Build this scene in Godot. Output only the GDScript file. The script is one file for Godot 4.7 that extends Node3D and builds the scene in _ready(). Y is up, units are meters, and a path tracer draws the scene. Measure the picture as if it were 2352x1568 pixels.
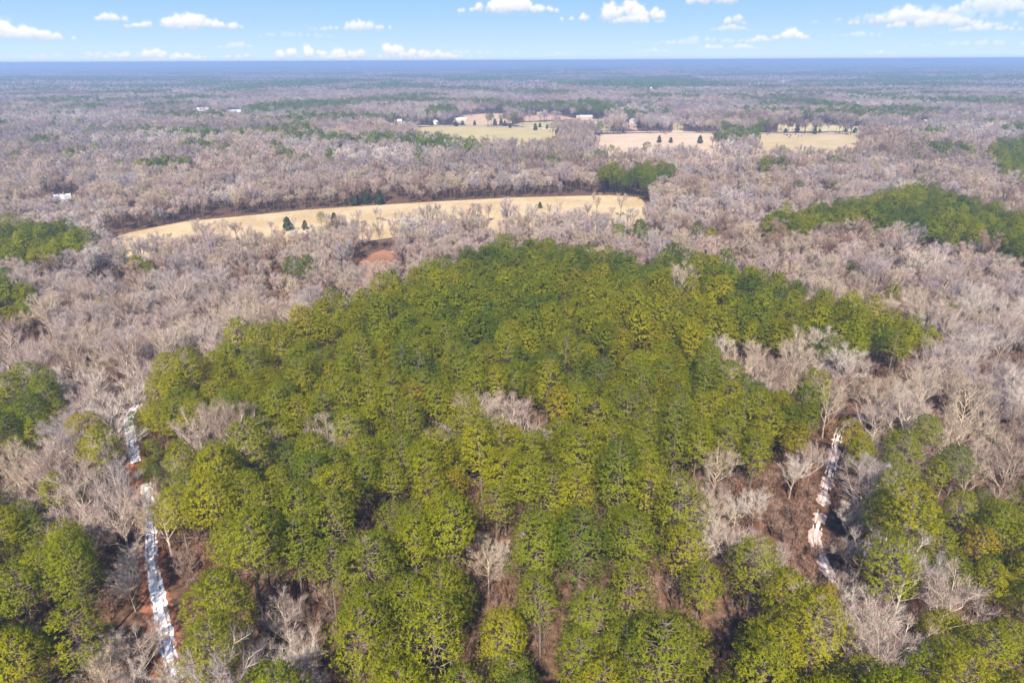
extends Node3D
# A winter woodland seen from the air: a pine plantation between two snowy tracks, bare hardwoods all round, pastures and farm buildings far off.

const PINE_STANDS := {
	"central": [-5.2, -267, -27.6, -241, -36.6, -221.7, -51.3, -205.1, -60.9, -190.5, -68.2, -174.2, -77.3, -161.7, -80.2, -153.2, -84.7, -149.3, -82.3, -137.3, -78.2, -126.7, -70.3, -114, -63.4, -103.3, -58.8, -99.1, -54.4, -88.2, -49.3, -78.1, -43.6, -72.8, -41.2, -66.6, -35.7, -61.1, -29.9, -55, -21, -47.4, 42.2, -47.1, 40.9, -55.8, 38.2, -63.3, 39.5, -67.6, 39.7, -76.6, 37.8, -85.4, 31.4, -88.7, 27.9, -97.1, 27.2, -103.9, 33.7, -108.3, 40, -103.1, 48.4, -105.2, 52.5, -116.2, 62.4, -119.7, 69.2, -131.3, 70.2, -140.2, 61.4, -140.2, 50.6, -140.4, 45.7, -147.8, 45.3, -154.4, 55.9, -161.5, 66.9, -167.5, 75.3, -162.7, 85.5, -158.2, 94.4, -152.5, 103.9, -158, 113, -170.1, 116.3, -182.2, 109.7, -186.1, 101.2, -192.1, 96.3, -205, 83.8, -224.9, 74.4, -239.2, 62.5, -248.7, 50.6, -245.7, 37.5, -255.7, 12.8, -263],
	"left": [-97.7, -98.1, -83.6, -98, -78.1, -91.8, -71.1, -90.6, -63.7, -86.7, -56.9, -77.2, -53.5, -70.5, -55.2, -65.2, -51.5, -59.9, -50.5, -54, -66.9, -50],
	"left_upper": [-119.8, -137.7, -111.1, -142.2, -99.9, -135.2, -93.4, -126.9, -93.6, -119.4, -106.6, -119.5],
	"left_back": [-248.2, -308.9, -218.9, -306.5, -198.8, -302.4, -176.3, -281.7, -166.2, -259.6, -176.5, -251.8, -205, -250.4],
	"left_middle": [-178.9, -219, -164.9, -219.7, -154.5, -209, -144.3, -191.7, -156.4, -188],
	"right_back": [119.9, -315, 137.8, -330, 156.2, -338.4, 178.7, -349.5, 212.2, -379.8, 232, -393.8, 237.3, -373.6, 233.2, -348.1, 236.5, -329.8, 245.2, -307.3, 228.6, -266, 193.9, -246.2, 190.8, -261, 182.9, -275.9, 172.3, -289.1, 157, -300, 140.6, -302.2, 126.8, -291.8, 110.4, -290.5],
	"middle_knoll": [56.3, -456, 66.1, -470, 72.7, -455, 91.7, -482, 109.1, -472, 100.9, -441, 87.2, -427, 73.3, -367.3, 60.7, -361.2, 52.5, -367.9, 54.4, -411],
	"right_far": [408, -596, 525, -687, 305.1, -388.7, 308.9, -435, 356.2, -525],
	"right_belt": [63, -100.1, 68.6, -98.1, 75.2, -99.3, 88.7, -100.6, 87, -85, 72.9, -72.9, 63.9, -76.4, 60.6, -80.1, 55.6, -85.2],
	"right_belt_near": [46.7, -61.2, 53.9, -67.5, 61.3, -72.1, 59.1, -66, 69.4, -72.9, 70.4, -60.5, 55.2, -47, 37.8, -47.1],
	"near_field": [283.4, -833, 305.6, -857, 303.8, -819, 259.6, -696, 239.2, -693],
}
const POCKETS := {
	"track_side": [-71.7, -121, -68, -123.6, -58, -120.9, -48.2, -123.4, -44.8, -118.2, -51.4, -112.6, -60, -111.1, -62.4, -107.5, -67.4, -111.2],
	"middle_gap": [-40.6, -122.1, -35.6, -123.3, -29.7, -120.6, -29.7, -116.4, -35.7, -116.4],
	"dark_gap": [-18.4, -121.9, -11.4, -123.1, -6.2, -127.7, -4.5, -136.7, 1.3, -138.8, 8.8, -131.4, 9.3, -124.7, 4.7, -122, -5, -119.5, -12.8, -118.4],
	"red_brush": [-9, -90.1, -5, -97, 1.7, -98.2, 4.8, -93.3, 3.8, -84.7, 0.1, -80.9, -4.3, -77.3, -8.9, -80],
	"lower_left": [-35.9, -66.5, -37.5, -74.1, -33.7, -77.5, -28.6, -74.9, -21.1, -65.7, -19.7, -56.9, -28.9, -55.8],
}
const FIELDS := {
	"yellow": [-195.1, -329.6, -193, -341.5, -177.1, -365.3, -149.3, -379.1, -119.7, -395.1, -88.8, -405, -46.4, -418, 1.5, -430, 62.5, -437, 80.5, -429, 80, -395.5, 64.3, -328.6, 26.8, -333.9, -16, -333.5, -57.8, -327.5, -93.3, -304, -117.4, -294.6, -144, -298.4, -154.4, -285, -167.3, -281.8, -186.2, -306.5],
	"meadow": [-131.1, -921, -97.3, -945, -37, -939, 26.7, -907, 54.7, -889, 43.3, -650, 29.4, -647, -18.4, -632, -33, -657, -63, -680, -95.6, -697],
	"tan_upper": [-83.1, -1019, -80, -1131, -63.8, -1163, -33.7, -1182, -3.9, -1176, -0.2, -1041, 1.9, -989, -27.7, -960, -58.3, -962],
	"house_yard": [-171.3, -962, -173.3, -1018, -136.2, -1022, -117.1, -868, -139.8, -789],
	"green": [1.8, -965, 18.9, -1004, 62.2, -1015, 82.6, -1031, 141.6, -1004, 120.1, -865, 85.7, -860, 54, -881, 22.3, -923],
	"clay_upper": [15.2, -1125, 70.5, -1154, 97.4, -1065, 150, -1037, 144.1, -1009, 63.6, -1042, 20.2, -1020],
	"pink": [72.9, -715, 97.6, -820, 147.6, -837, 204.9, -843, 235, -835, 228.9, -784, 189.1, -606, 161.3, -532, 155.4, -548, 139.8, -596, 114.6, -584, 88.5, -560, 67.2, -536],
	"pasture": [279.1, -823, 346.2, -813, 408, -826, 356.9, -706, 289.2, -571, 260.1, -558, 228.4, -559, 195.5, -542, 191.8, -556],
	"back_strip": [359.7, -963, 406, -960, 428, -928, 446, -901, 418, -847, 316.7, -844],
	"small_back": [230.7, -1027, 246.9, -1021, 195.4, -806, 183.2, -807],
	"far_strip": [190.4, -1324, 214.5, -1311, 171.5, -1047, 153.7, -1054],
	"farm_clay": [152.1, -985, 170.7, -973, 154.3, -867, 144.6, -923],
	"red_clearing": [-66.3, -268, -64.5, -293.5, -58.7, -304.7, -48.6, -296.9, -44.8, -261.6, -43.6, -239.9, -54.5, -239],
	"right_small": [541, -942, 555, -958, 569, -958, 453, -759, 438, -760],
}
const ROADS := {
	"road": [-127.1, -951, -78, -954, -27.2, -943, 22.1, -915, 55, -895, 104.9, -856, 133.4, -849, 166.9, -854, 199.2, -853, 239.3, -844, 281.7, -831, 349.4, -821, 412, -838],
}
const LEFT_TRACK := [-94.4, -153.5, -94.2, -149.4, -93, -145.6, -88.6, -138.3, -85.1, -132.5, -81.8, -127.1, -78.2, -122.9, -75.1, -118.1, -71.2, -111.4, -67.5, -104.6, -63.9, -97.3, -60.8, -91.8, -57, -85.7, -53.1, -79.4, -49.1, -72.9, -45.7, -67.8, -42.2, -62.5]
const RIGHT_TRACK := [113.8, -167.1, 104.4, -158.8, 91.7, -149.4, 79.1, -141.9, 74.9, -136.8, 70.8, -129.3, 65, -119.2, 61, -111.8, 57.2, -105, 54.6, -100.6, 53.4, -95.3, 53, -91, 53.1, -86.9]
# far evergreen woods: centre x, z, half width, half depth
const FAR_PINE_WOODS := [-646, -993, 36, 12, -470, -970, 26, 12, 455, -1452, 39, 39, 481, -908, 30, 12, -439, -669, 18, 12, 412, -704, 21, 12, -270, -623, 19, 14, 253, -599, 14, 12, 353, -565, 15, 12, -74, -615, 11, 14, -361, -1200, 75, 117, -250, -908, 71, 19, -598, -1254, 43, 53, -715, -1211, 32, 23, -857, -1453, 19, 39, -802, -1205, 21, 12, -394, -1057, 49, 12, -289, -1377, 16, 12, -210, -1184, 14, 12, -106, -1093, 24, 93, -440, -759, 23, 12, -362, -755, 46, 12, -267, -746, 39, 12, -249, -504, 21, 12, -203, -605, 7, 12, -171, -543, 10, 12, -138, -540, 5, 12, -350, -575, 5, 21, -288, -572, 3, 12, -1776, -3236, 480, 378, -1352, -2793, 66, 141, -1030, -2475, 36, 219, -747, -1989, 53, 108, -664, -2351, 140, 279, -363, -2249, 30, 70, -245, -2154, 22, 60, -124, -2869, 128, 347, -1253, -1985, 32, 75, -932, -1787, 93, 78, 486, -2342, 202, 421, 1381, -4390, 97, 240, 1261, -2461, 136, 95, 1966, -3233, 76, 255, 416, -1174, 14, 43, 505, -1170, 30, 121, 211, -796, 8, 16, 312, -783, 7, 22, 141, -1181, 28, 146, 180, -473, 7, 13, 597, -1008, 15, 13, 610, -958, 7, 16, 556, -822, 8, 12, 730, -1458, 43, 83, 897, -1505, 36, 63, 881, -1312, 49, 25, 1380, -2020, 43, 63, 691, -1925, 60, 38, 428, -1611, 57, 13, 31, -515, 6, 12, -1445, -10965, 518, 873, 540, -5629, 283, 346, -2737, -6870, 813, 588, 161, -4521, 152, 342, 1372, -3462, 287, 209, -1432, -2236, 133, 28]
# single pines: x, z, crown width, tint
const LONE_PINES := [67.3, -119.7, 5.5, 4, 72.1, -122.3, 3.4, 2, 77.3, -121.1, 4.1, 2, 81.9, -118, 6.2, 1, 65.9, -110.7, 5.7, 3, 69.9, -116.3, 2.9, 2, 72.3, -108, 7.1, 1, 78.4, -107.3, 5.1, 2, 82.1, -107.9, 6.5, 0, 84.1, -102.6, 3.3, 0, 64.1, -95.7, 6.8, 2, 69.8, -94.6, 4.9, 1, 75.8, -95.6, 6.2, 2, 82.2, -96.1, 5.6, 3, 59.7, -85, 8.2, 3, 67.9, -87.7, 5.8, 2, 73.5, -87.2, 5.8, 4, 65, -80.3, 5.9, 1, 69, -78.3, 5.0, 3, 46.3, -78.4, 4.0, 5, 52.5, -76.1, 8.6, 2, 57.6, -69.3, 5.8, 3, 65.6, -69.3, 4.6, 2, 58.4, -63.4, 6.6, 2, 49.1, -60.4, 5.9, 1, 54.4, -58.3, 5.2, 3, -99.1, -117.9, 4.4, 2, -94, -115.7, 4.3, 1, -84.7, -120, 7.4, 4, -77.2, -110.7, 7.3, 3, -80.8, -102, 5.8, 2, -78.1, -105.5, 4.0, 1, -97.5, -129.4, 5.9, 2, -83.9, -96.4, 5.3, 1, -67.5, -109.9, 3.4, 0, -71.5, -114.7, 3.9, 1, -81.1, -129.7, 4.7, 0, -72.4, -119.1, 4.4, 1, -111.2, -147.3, 6.0, 1, -188.9, -253.9, 6.6, 1, -181.8, -247.5, 4.9, 1, -138.7, -244.9, 6.4, 1, -132.7, -242.4, 5.4, 1, -77.6, -234.5, 6.5, 0, -71.1, -230, 7.0, 0, -64.5, -237.7, 4.7, 0, -130.1, -206.3, 4.7, 4, 46.3, -289.6, 6.0, 1, 54.7, -286.9, 7.4, 0, 79.6, -288.9, 6.0, 0, 86, -287.9, 5.6, 3, 125.7, -214.4, 4.8, 2, 133.1, -195.5, 5.0, 1, 139.1, -190.5, 4.1, 0, 146.2, -194.4, 3.7, 1, 166.9, -403, 6.6, 0, 191.8, -406, 6.1, 0, 125.9, -245, 4.2, 0, -95.8, -340.8, 3.9, 0, 168, -459, 8.6, 1, 104.5, -144.3, 2.0, 0]
# cedars in the open: x, z, width
const CEDARS := [-113.9, -343.5, 6.2, -105.6, -345.3, 3.6, -92.3, -353.2, 5.9, -87.2, -338.1, 4.8, -93.4, -409, 7.8, -87.7, -413, 7.9, -79.1, -409, 6.8, -85, -342.9, 4.9, -81.2, -347.8, 4.0, 16.6, -397.1, 3.5, -153.2, -949, 6.5, -142.1, -966, 7.1, -108.4, -970, 7.7, -64.9, -956, 9.1, -73.1, -944, 8.0, -48.8, -958, 5.1, -21.3, -950, 8.0, -8.2, -941, 6.0, -1.2, -916, 4.8, 37.3, -921, 4.9, 45.6, -901, 4.3, 53.8, -912, 5.8, 30.1, -881, 6.5, -13.5, -971, 6.2, 133.8, -848, 4.0, 83.5, -798, 7.6, 162.8, -903, 9.5, 154.2, -736, 5.7, 166.1, -735, 5.1, 194.5, -728, 8.4, 322.6, -835, 5.6, 339.8, -844, 6.5, 350.9, -820, 5.7, 359, -826, 4.1, 393.6, -836, 4.8, 401, -828, 6.3, 358.3, -912, 10.4, 369.1, -917, 8.7, 150.7, -913, 3.5, 108.2, -851, 2.6, 384.9, -900, 6.2]
# bare trees that stand out: x, z, crown width
const LONE_BARE := [-2.6, -137.8, 4.5, 7.2, -128.5, 4.1, -22.9, -89.6, 5.6, -1.4, -71.5, 3.7, 22.1, -71.3, 2.9, 56.9, -219.1, 10.2, 41.7, -203.6, 4.9, 55.5, -167.7, 8.1, 64.3, -164.7, 8.0, 76.8, -167.5, 9.3, 83.7, -167.4, 9.3, 80.9, -150.9, 10.1, 94.5, -141.2, 9.0, 39, -111, 8.2, 31.2, -109.6, 4.9, 44.1, -103.1, 6.2, 54.3, -112.4, 6.7, 58.7, -97.7, 6.0, 49.9, -73.1, 8.4, 52.2, -69.6, 8.7, 44.3, -83.9, 4.0, -31.4, -63, 4.9, -27.7, -67.1, 6.8, -59.3, -83.2, 6.6, -62.4, -90.4, 4.9, -51.3, -70.2, 7.0, -55.2, -71, 5.3, -42.8, -64.4, 7.1, -4, -86.8, 7.5, -2, -91.1, 4.2, -17.4, -79.1, 3.8, -13.5, -75.6, 4.9, 40.2, -101.8, 5.4, 135.8, -333.8, 12.8, -106.5, -158.2, 8.8, -101.3, -169.7, 10.5, -116.4, -148.1, 7.3, 56.3, -69.6, 3.5, -16, -124.9, 3.6, -30.9, -68.6, 4.6, -150.5, -321.8, 8.4, -143.6, -316.6, 7.4, -132.4, -308.4, 9.3, -129.7, -316.4, 8.2, -69.7, -360.2, 5.8, -61.3, -359.2, 4.8, -57.9, -356.4, 5.4, -50.2, -354.3, 6.1, -41.6, -362, 6.7, -38.9, -359.9, 7.4, -30.5, -358.5, 6.8, -26.8, -358.5, 6.5, -19.8, -369.6, 7.6, -12.1, -359.5, 7.5, -4.5, -356.7, 5.9, 2.2, -363.9, 7.7, 9.1, -369.4, 5.2, 11.4, -356.7, 6.0, 20.3, -366.7, 6.4, 25.3, -366.2, 6.6, 32.1, -358.2, 6.8, 40.3, -359, 7.8, 46.4, -369.7, 7.6, 53, -358.7, 6.5, 59.4, -369.4, 7.5, 64.8, -368.5, 4.9, 70.9, -358.1, 4.9, -128.3, -332.1, 3.8, -119.6, -335.6, 5.4, -110.1, -342.6, 3.6, -94.7, -350.7, 5.6, -80.5, -355.8, 6.0, -72.9, -365.8, 5.2]
# buildings: x, z, length
const BUILDINGS := {
	"ranch": [111, -1064, 20.1],
	"blue": [168, -980, 7.5],
	"trailer": [-73, -1042, 10.1],
	"white_house": [-157, -1008, 6.1],
	"pale": [-104, -976, 5.4],
	"warehouse": [-548, -1280, 17.8],
	"greenhouse": [-476, -1242, 18.0],
	"shed_a": [-302, -1360, 4.9],
	"grey_house": [-276, -420, 9.6],
	"horizon": [-426, -14133, 367.4],
	"barn": [398, -2045, 13.5],
	"shed_b": [1083, -2899, 17.3],
	"sheds_c": [3569, -6498, 46.2],
	"shed_d": [-1004, -2274, 10.9],
	"brown": [-349, -623, 7.0],
	"shed_e": [-372, -615, 3.4],
	"yellow": [-696, -982, 6.0],
	"shed_f": [-20, -2005, 9.6],
	"red": [-31, -557, 2.8],
	"shed_g": [100, -1075, 2.3],
	"shed_h": [789, -2035, 6.1],
	"shed_i": [3745, -6083, 25.2],
	"long_right": [556, -950, 9.3],
}
const COWS := [292, -808, 311, -799, 314, -796, 325, -809, 319, -787, 323, -788, 306, -779, 311, -807]
const SNOW := [113.6, -167.1, 1.2, 109.7, -162.6, 0.9, 109.3, -160, 0.8, -51.2, -274.9, 1.1, -51.6, -271.7, 0.7, 93.6, -107.3, 0.4, 93.9, -105.3, 0.5, -122.8, -150.4, 0.4, 52, -80, 0.7]

const PINE_TINTS := [[0.138, 0.188, 0.016], [0.212, 0.246, 0.012], [0.258, 0.278, 0.010], [0.310, 0.306, 0.009], [0.345, 0.290, 0.009], [0.430, 0.330, 0.009]]
const PINE_WORDS := ["dark green", "olive green", "green", "yellow-green", "ochre-tinged", "bright yellow"]
const TWIG_TINTS := [[0.345, 0.275, 0.250], [0.375, 0.305, 0.238], [0.44, 0.385, 0.355], [0.250, 0.178, 0.150], [0.292, 0.250, 0.258]]
const TWIG_WORDS := ["pinkish", "tan", "pale", "russet", "mauve"]
const EYE := 80.0

var stands := {}
var pockets := {}
var fields := {}
var treeless_lanes := []
var track_left: PackedVector2Array
var track_right: PackedVector2Array
var relief := FastNoiseLite.new()
var woods := FastNoiseLite.new()
var mottle := FastNoiseLite.new()
var bark: StandardMaterial3D
var pale_bark: StandardMaterial3D
var needle_copies: StandardMaterial3D
var twig_copies: StandardMaterial3D
var needle_mats := []
var twig_mats := []
var cam: Camera3D
var used := {}

# ---------------------------------------------------------------- helpers

func numbered(called: String) -> String:
	var n: int = used.get(called, -1) + 1
	used[called] = n
	return called if n == 0 else "%s_%03d" % [called, n]

func lin(r: float, g: float, b: float) -> Color:
	return Color(r, g, b).linear_to_srgb()

func mat(c: Color, rough := 0.95) -> StandardMaterial3D:
	var m := StandardMaterial3D.new()
	m.albedo_color = c
	m.roughness = rough
	m.metallic_specular = 0.2
	return m

func tag(o: Node3D, label: String, category: String, group := "") -> Node3D:
	o.set_meta("label", label)
	o.set_meta("category", category)
	if group:
		o.set_meta("group", group)
	return o

func thing(called: String, label: String, category: String, at: Vector3, turn := 0.0, group := "") -> Node3D:
	var o := Node3D.new()
	o.name = numbered(called)
	add_child(o)
	o.position = at
	o.rotation.y = turn
	return tag(o, label, category, group)

func part(called: String, mesh: Mesh, material: Material, parent: Node3D) -> MeshInstance3D:
	var o := MeshInstance3D.new()
	o.name = called
	o.mesh = mesh
	o.material_override = material
	parent.add_child(o, true)
	return o

func setting(called: String, mesh: Mesh, material: Material, kind := "structure") -> MeshInstance3D:
	var o := MeshInstance3D.new()
	o.name = numbered(called)
	o.mesh = mesh
	o.material_override = material
	o.set_meta("kind", kind)
	add_child(o)
	return o

func outline(a: Array) -> PackedVector2Array:
	var p := PackedVector2Array()
	for i in range(0, a.size(), 2):
		p.append(Vector2(a[i], a[i + 1]))
	return p

func inside(x: float, z: float, p: PackedVector2Array) -> bool:
	return Geometry2D.is_point_in_polygon(Vector2(x, z), p)

func from_line(x: float, z: float, line: PackedVector2Array) -> float:
	var best := 1e9
	var q := Vector2(x, z)
	for i in line.size() - 1:
		best = minf(best, q.distance_to(Geometry2D.get_closest_point_to_segment(q, line[i], line[i + 1])))
	return best

func ground_at(x: float, z: float) -> float:
	var d := Vector2(x, z).length()
	return minf(70.0, relief.get_noise_2d(x, z) * (0.8 + 18.0 * smoothstep(1500.0, 3500.0, d) + 100.0 * smoothstep(9800.0, 16000.0, d)))

func mesh_of(v: PackedVector3Array, n: PackedVector3Array, c := PackedColorArray()) -> ArrayMesh:
	var a := []
	a.resize(Mesh.ARRAY_MAX)
	a[Mesh.ARRAY_VERTEX] = v
	a[Mesh.ARRAY_NORMAL] = n
	if c.size():
		a[Mesh.ARRAY_COLOR] = c
	var m := ArrayMesh.new()
	m.add_surface_from_arrays(Mesh.PRIMITIVE_TRIANGLES, a)
	return m

func both(wood: ArrayMesh, crown: ArrayMesh) -> ArrayMesh:
	var m := ArrayMesh.new()
	m.add_surface_from_arrays(Mesh.PRIMITIVE_TRIANGLES, wood.surface_get_arrays(0))
	m.add_surface_from_arrays(Mesh.PRIMITIVE_TRIANGLES, crown.surface_get_arrays(0))
	return m

class Stock:
	var v := PackedVector3Array()
	var n := PackedVector3Array()
	var c := PackedColorArray()

	# a triangle whose front looks along the normal given; clockwise fronts
	func tri(a: Vector3, b: Vector3, d: Vector3, na: Vector3, col: Color) -> void:
		if (d - a).cross(b - a).dot(na) < 0.0:
			var t := b
			b = d
			d = t
		v.append(a); v.append(b); v.append(d)
		n.append(na); n.append(na); n.append(na)
		c.append(col); c.append(col); c.append(col)

	func limb(a: Vector3, b: Vector3, ra: float, rb: float, sides: int, col: Color) -> void:
		var axis := (b - a).normalized()
		var u := axis.cross(Vector3(0.31, 0.1, 0.95) if absf(axis.y) > 0.8 else Vector3.UP).normalized()
		var w := axis.cross(u)
		for k in sides:
			var p := TAU * k / sides
			var q := TAU * (k + 1) / sides
			var e := u * cos(p) + w * sin(p)
			var f := u * cos(q) + w * sin(q)
			var m := (e + f).normalized()
			tri(a + e * ra, a + f * ra, b + e * rb, m, col)
			tri(a + f * ra, b + f * rb, b + e * rb, m, col)

	func done() -> ArrayMesh:
		var arrays := []
		arrays.resize(Mesh.ARRAY_MAX)
		arrays[Mesh.ARRAY_VERTEX] = v
		arrays[Mesh.ARRAY_NORMAL] = n
		arrays[Mesh.ARRAY_COLOR] = c
		var m := ArrayMesh.new()
		m.add_surface_from_arrays(Mesh.PRIMITIVE_TRIANGLES, arrays)
		return m

func ball(r: RandomNumberGenerator) -> Vector3:
	while true:
		var p := Vector3(r.randf_range(-1, 1), r.randf_range(-1, 1), r.randf_range(-1, 1))
		var l := p.length()
		if l < 1.0 and l > 0.05:
			return p
	return Vector3.UP

# ---------------------------------------------------------------- trees

# A loblolly pine: bare trunk below, whorls of rising limbs, each limb's outer part set with tufts of needles.
func pine(r: RandomNumberGenerator, high: float, wide: float, base: float, limbs: int, tufts: int, dome: int, blades: int, blade: float, width: float, lone := false) -> Array:
	var wood := Stock.new()
	var crown := Stock.new()
	var grey := Color(0.135, 0.108, 0.095)
	var lean := Vector3(r.randf_range(-0.5, 0.5), 0, r.randf_range(-0.5, 0.5))
	var at := func(h: float) -> Vector3: return Vector3(0, h, 0) + lean * (h / high) * (h / high)
	for k in 5:
		var a := high * 0.97 * k / 5.0
		var b := high * 0.97 * (k + 1) / 5.0
		wood.limb(at.call(a), at.call(b), 0.20 * (1.0 - a / high) + 0.03, 0.20 * (1.0 - b / high) + 0.03, 5 if limbs > 30 else 3, grey)
	for k in (7 if limbs > 30 else 2):
		var h := base * r.randf_range(0.65, 1.0)
		var p := r.randf() * TAU
		wood.limb(at.call(h), at.call(h) + Vector3(cos(p), r.randf_range(-0.15, 0.2), sin(p)) * r.randf_range(0.8, 2.2), 0.035, 0.012, 3, Color(0.20, 0.175, 0.16))
	var skew := r.randf() * TAU
	for k in limbs:
		var t := pow((k + r.randf()) / limbs, 0.9)
		var h := lerpf(base, high - 0.5, t)
		var p := k * 2.39996 + r.randf_range(-0.5, 0.5)
		var reach := wide * 0.5 * sqrt(maxf(0.02, 1.0 - t * t * 0.98)) * (0.66 + 0.34 * minf(1.0, t * 4.0 + 0.1)) * r.randf_range(0.84, 1.05) * (1.0 + 0.11 * cos(p - skew))
		reach = maxf(reach, 0.5)
		var rise := lerpf(0.05, 0.75, t) + r.randf_range(-0.12, 0.16)
		var way := Vector3(cos(p), 0, sin(p))
		var foot: Vector3 = at.call(h)
		var tip := foot + way * reach + Vector3.UP * reach * rise * 0.62
		var mid := foot + way * reach * 0.5 + Vector3.UP * reach * rise * 0.2
		if limbs > 30:
			wood.limb(foot, mid, 0.05, 0.035, 3, grey)
			wood.limb(mid, tip, 0.035, 0.012, 3, grey)
		var many := maxi(2, int(tufts * (0.35 + reach / wide * 1.5) / 1.1))
		if t < 0.22:
			many = int(many * (0.45 if lone else 0.6))
		var side := way.cross(Vector3.UP)
		var shade := r.randf_range(0.86, 1.14)
		for j in many:
			var s := sqrt(r.randf_range(0.30, 1.0))
			var c := mid.lerp(tip, (s - 0.45) / 0.55) if s > 0.45 else foot.lerp(mid, s / 0.45)
			c += side * r.randfn(0.0, 0.24) * reach * (0.35 + s * 0.6) + ball(r) * Vector3(0.35, 0.30, 0.35)
			var out := (c - Vector3(lean.x, lerpf(base, high, 0.42), lean.z)) / Vector3(wide, (high - base), wide) * 2.0
			out = (out.normalized() * 0.8 + Vector3.UP * 0.55).normalized()
			var tone := shade * r.randf_range(0.8, 1.2)
			var col := Color(tone * r.randf_range(0.94, 1.1), tone, tone * r.randf_range(0.7, 1.2))
			for b in blades:
				var d := (ball(r).normalized() + out * 0.75).normalized()
				var nn := (out + d * 0.45 + ball(r) * 0.3).normalized()
				var w := d.cross(nn + ball(r) * 0.6).normalized() * width * r.randf_range(0.7, 1.3)
				var e := c + d * blade * r.randf_range(0.7, 1.25)
				crown.tri(c - w, c + w, e, nn, col)
	# the lobed outer dome, close-set above and thinning out below
	var lobes := []
	for k in 9:
		var d := ball(r).normalized()
		d.y = absf(d.y) * 0.9
		lobes.append(d.normalized() * r.randf_range(0.9, 1.06))
	var heart := lerpf(base, high, r.randf_range(0.30, 0.5))
	var squash := r.randf_range(0.86, 1.16)
	for k in dome:
		var d := ball(r).normalized()
		if d.y < 0.0 and r.randf() < (0.75 if lone else 0.6):
			d.y = -d.y
		var near_lobe := -1.0
		for l in lobes:
			near_lobe = maxf(near_lobe, d.dot(l))
		var bulge := 0.66 + 0.40 * smoothstep(0.62, 0.98, near_lobe)
		if near_lobe < 0.68 and r.randf() < 0.6:
			continue
		var tall := (high - heart) if d.y > 0.0 else (heart - base)
		var c := Vector3(d.x * wide * 0.5 * squash, d.y * tall, d.z * wide * 0.5 / squash) * bulge * r.randf_range(0.86, 1.0) + Vector3(lean.x, heart, lean.z)
		var out := (d + Vector3.UP * 0.35).normalized()
		var tone := r.randf_range(0.82, 1.2)
		var col := Color(tone * r.randf_range(0.94, 1.1), tone, tone * r.randf_range(0.7, 1.2))
		for b in blades:
			var e := (ball(r).normalized() + out * 0.8).normalized()
			var nn := (out + e * 0.35 + ball(r) * 0.3).normalized()
			var w := e.cross(nn + ball(r) * 0.6).normalized() * width * r.randf_range(0.7, 1.3)
			crown.tri(c - w, c + w, c + e * blade * r.randf_range(0.7, 1.25), nn, col)
	return [wood.done(), crown.done()]

# A hardwood without leaves: forked trunk, spreading limbs and a haze of twigs.
func hardwood(r: RandomNumberGenerator, high: float, wide: float, limbs: int, boughs: int, twigs: int, twig: float, width: float, fork := 0.42) -> Array:
	var wood := Stock.new()
	var crown := Stock.new()
	var tone := r.randf_range(0.9, 1.1)
	var grey := Color(0.40, 0.36, 0.31) * tone
	var foot := high * fork * 0.55
	var sides := 4 if boughs > 4 else 3
	var lean := Vector3(r.randf_range(-0.6, 0.6), 0, r.randf_range(-0.6, 0.6))
	var top := Vector3(0, high * 0.72, 0) + lean
	wood.limb(Vector3(0, -0.3, 0), Vector3(0, foot, 0) + lean * 0.3, 0.22, 0.17, 5 if sides == 4 else 3, grey * 0.6)
	wood.limb(Vector3(0, foot, 0) + lean * 0.3, top, 0.155, 0.06, sides, grey)
	for k in limbs:
		var t := (k + r.randf()) / limbs
		var start := (Vector3(0, foot, 0) + lean * 0.3).lerp(top, t * 0.95)
		var p := k * 2.39996 + r.randf_range(-0.5, 0.5)
		var reach := wide * 0.5 * r.randf_range(0.7, 1.05) * (1.0 - 0.45 * t)
		var way := Vector3(cos(p), 0, sin(p))
		var crest := high * lerpf(0.86, 1.0, t) - (reach / wide) * (reach / wide) * high * 0.30 + r.randf_range(-0.5, 0.5)
		var tip := Vector3(0, 0, 0) + lean + way * reach + Vector3.UP * crest
		var mid := start.lerp(tip, 0.5) + way * reach * 0.14 - Vector3.UP * 0.3 + ball(r) * 0.4
		wood.limb(start, mid, 0.095, 0.06, sides, grey)
		wood.limb(mid, tip, 0.06, 0.018, 3, grey * 1.05)
		for j in boughs:
			var s := r.randf_range(0.18, 0.98)
			var from := start.lerp(mid, s * 2.0) if s < 0.5 else mid.lerp(tip, s * 2.0 - 1.0)
			var away := ((tip - start).normalized() + ball(r).normalized() * 0.85 + Vector3.UP * 0.25).normalized()
			var long := r.randf_range(0.2, 0.42) * wide * (1.1 - s * 0.55)
			var to := from + away * long
			to.y = minf(to.y, high * 1.01)
			var bend := from.lerp(to, 0.5) + ball(r) * 0.25 * long * 0.5
			if sides == 4 or j % 2 == 0:
				wood.limb(from, bend, 0.040, 0.026, 3, grey)
				wood.limb(bend, to, 0.026, 0.008, 3, grey)
			var shade := r.randf_range(0.88, 1.12)
			for q in twigs:
				var u := r.randf_range(0.1, 1.0)
				var c := from.lerp(bend, u * 2.0) if u < 0.5 else bend.lerp(to, u * 2.0 - 1.0)
				var d := (away * 0.75 + ball(r).normalized() * 1.0 + Vector3.UP * 0.75).normalized()
				c += d * r.randf_range(0.0, 0.6)
				var nn := (d.cross(ball(r)).normalized() + Vector3.UP * 0.35 + (c - Vector3(0, high * 0.5, 0)).normalized() * 0.35).normalized()
				var w := d.cross(nn).normalized() * width * r.randf_range(0.6, 1.3)
				var e := c + d * twig * r.randf_range(0.6, 1.3)
				var k2 := shade * r.randf_range(0.85, 1.15)
				crown.tri(c - w, c + w, e, nn, Color(k2, k2, k2))
	return [wood.done(), crown.done()]

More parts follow.
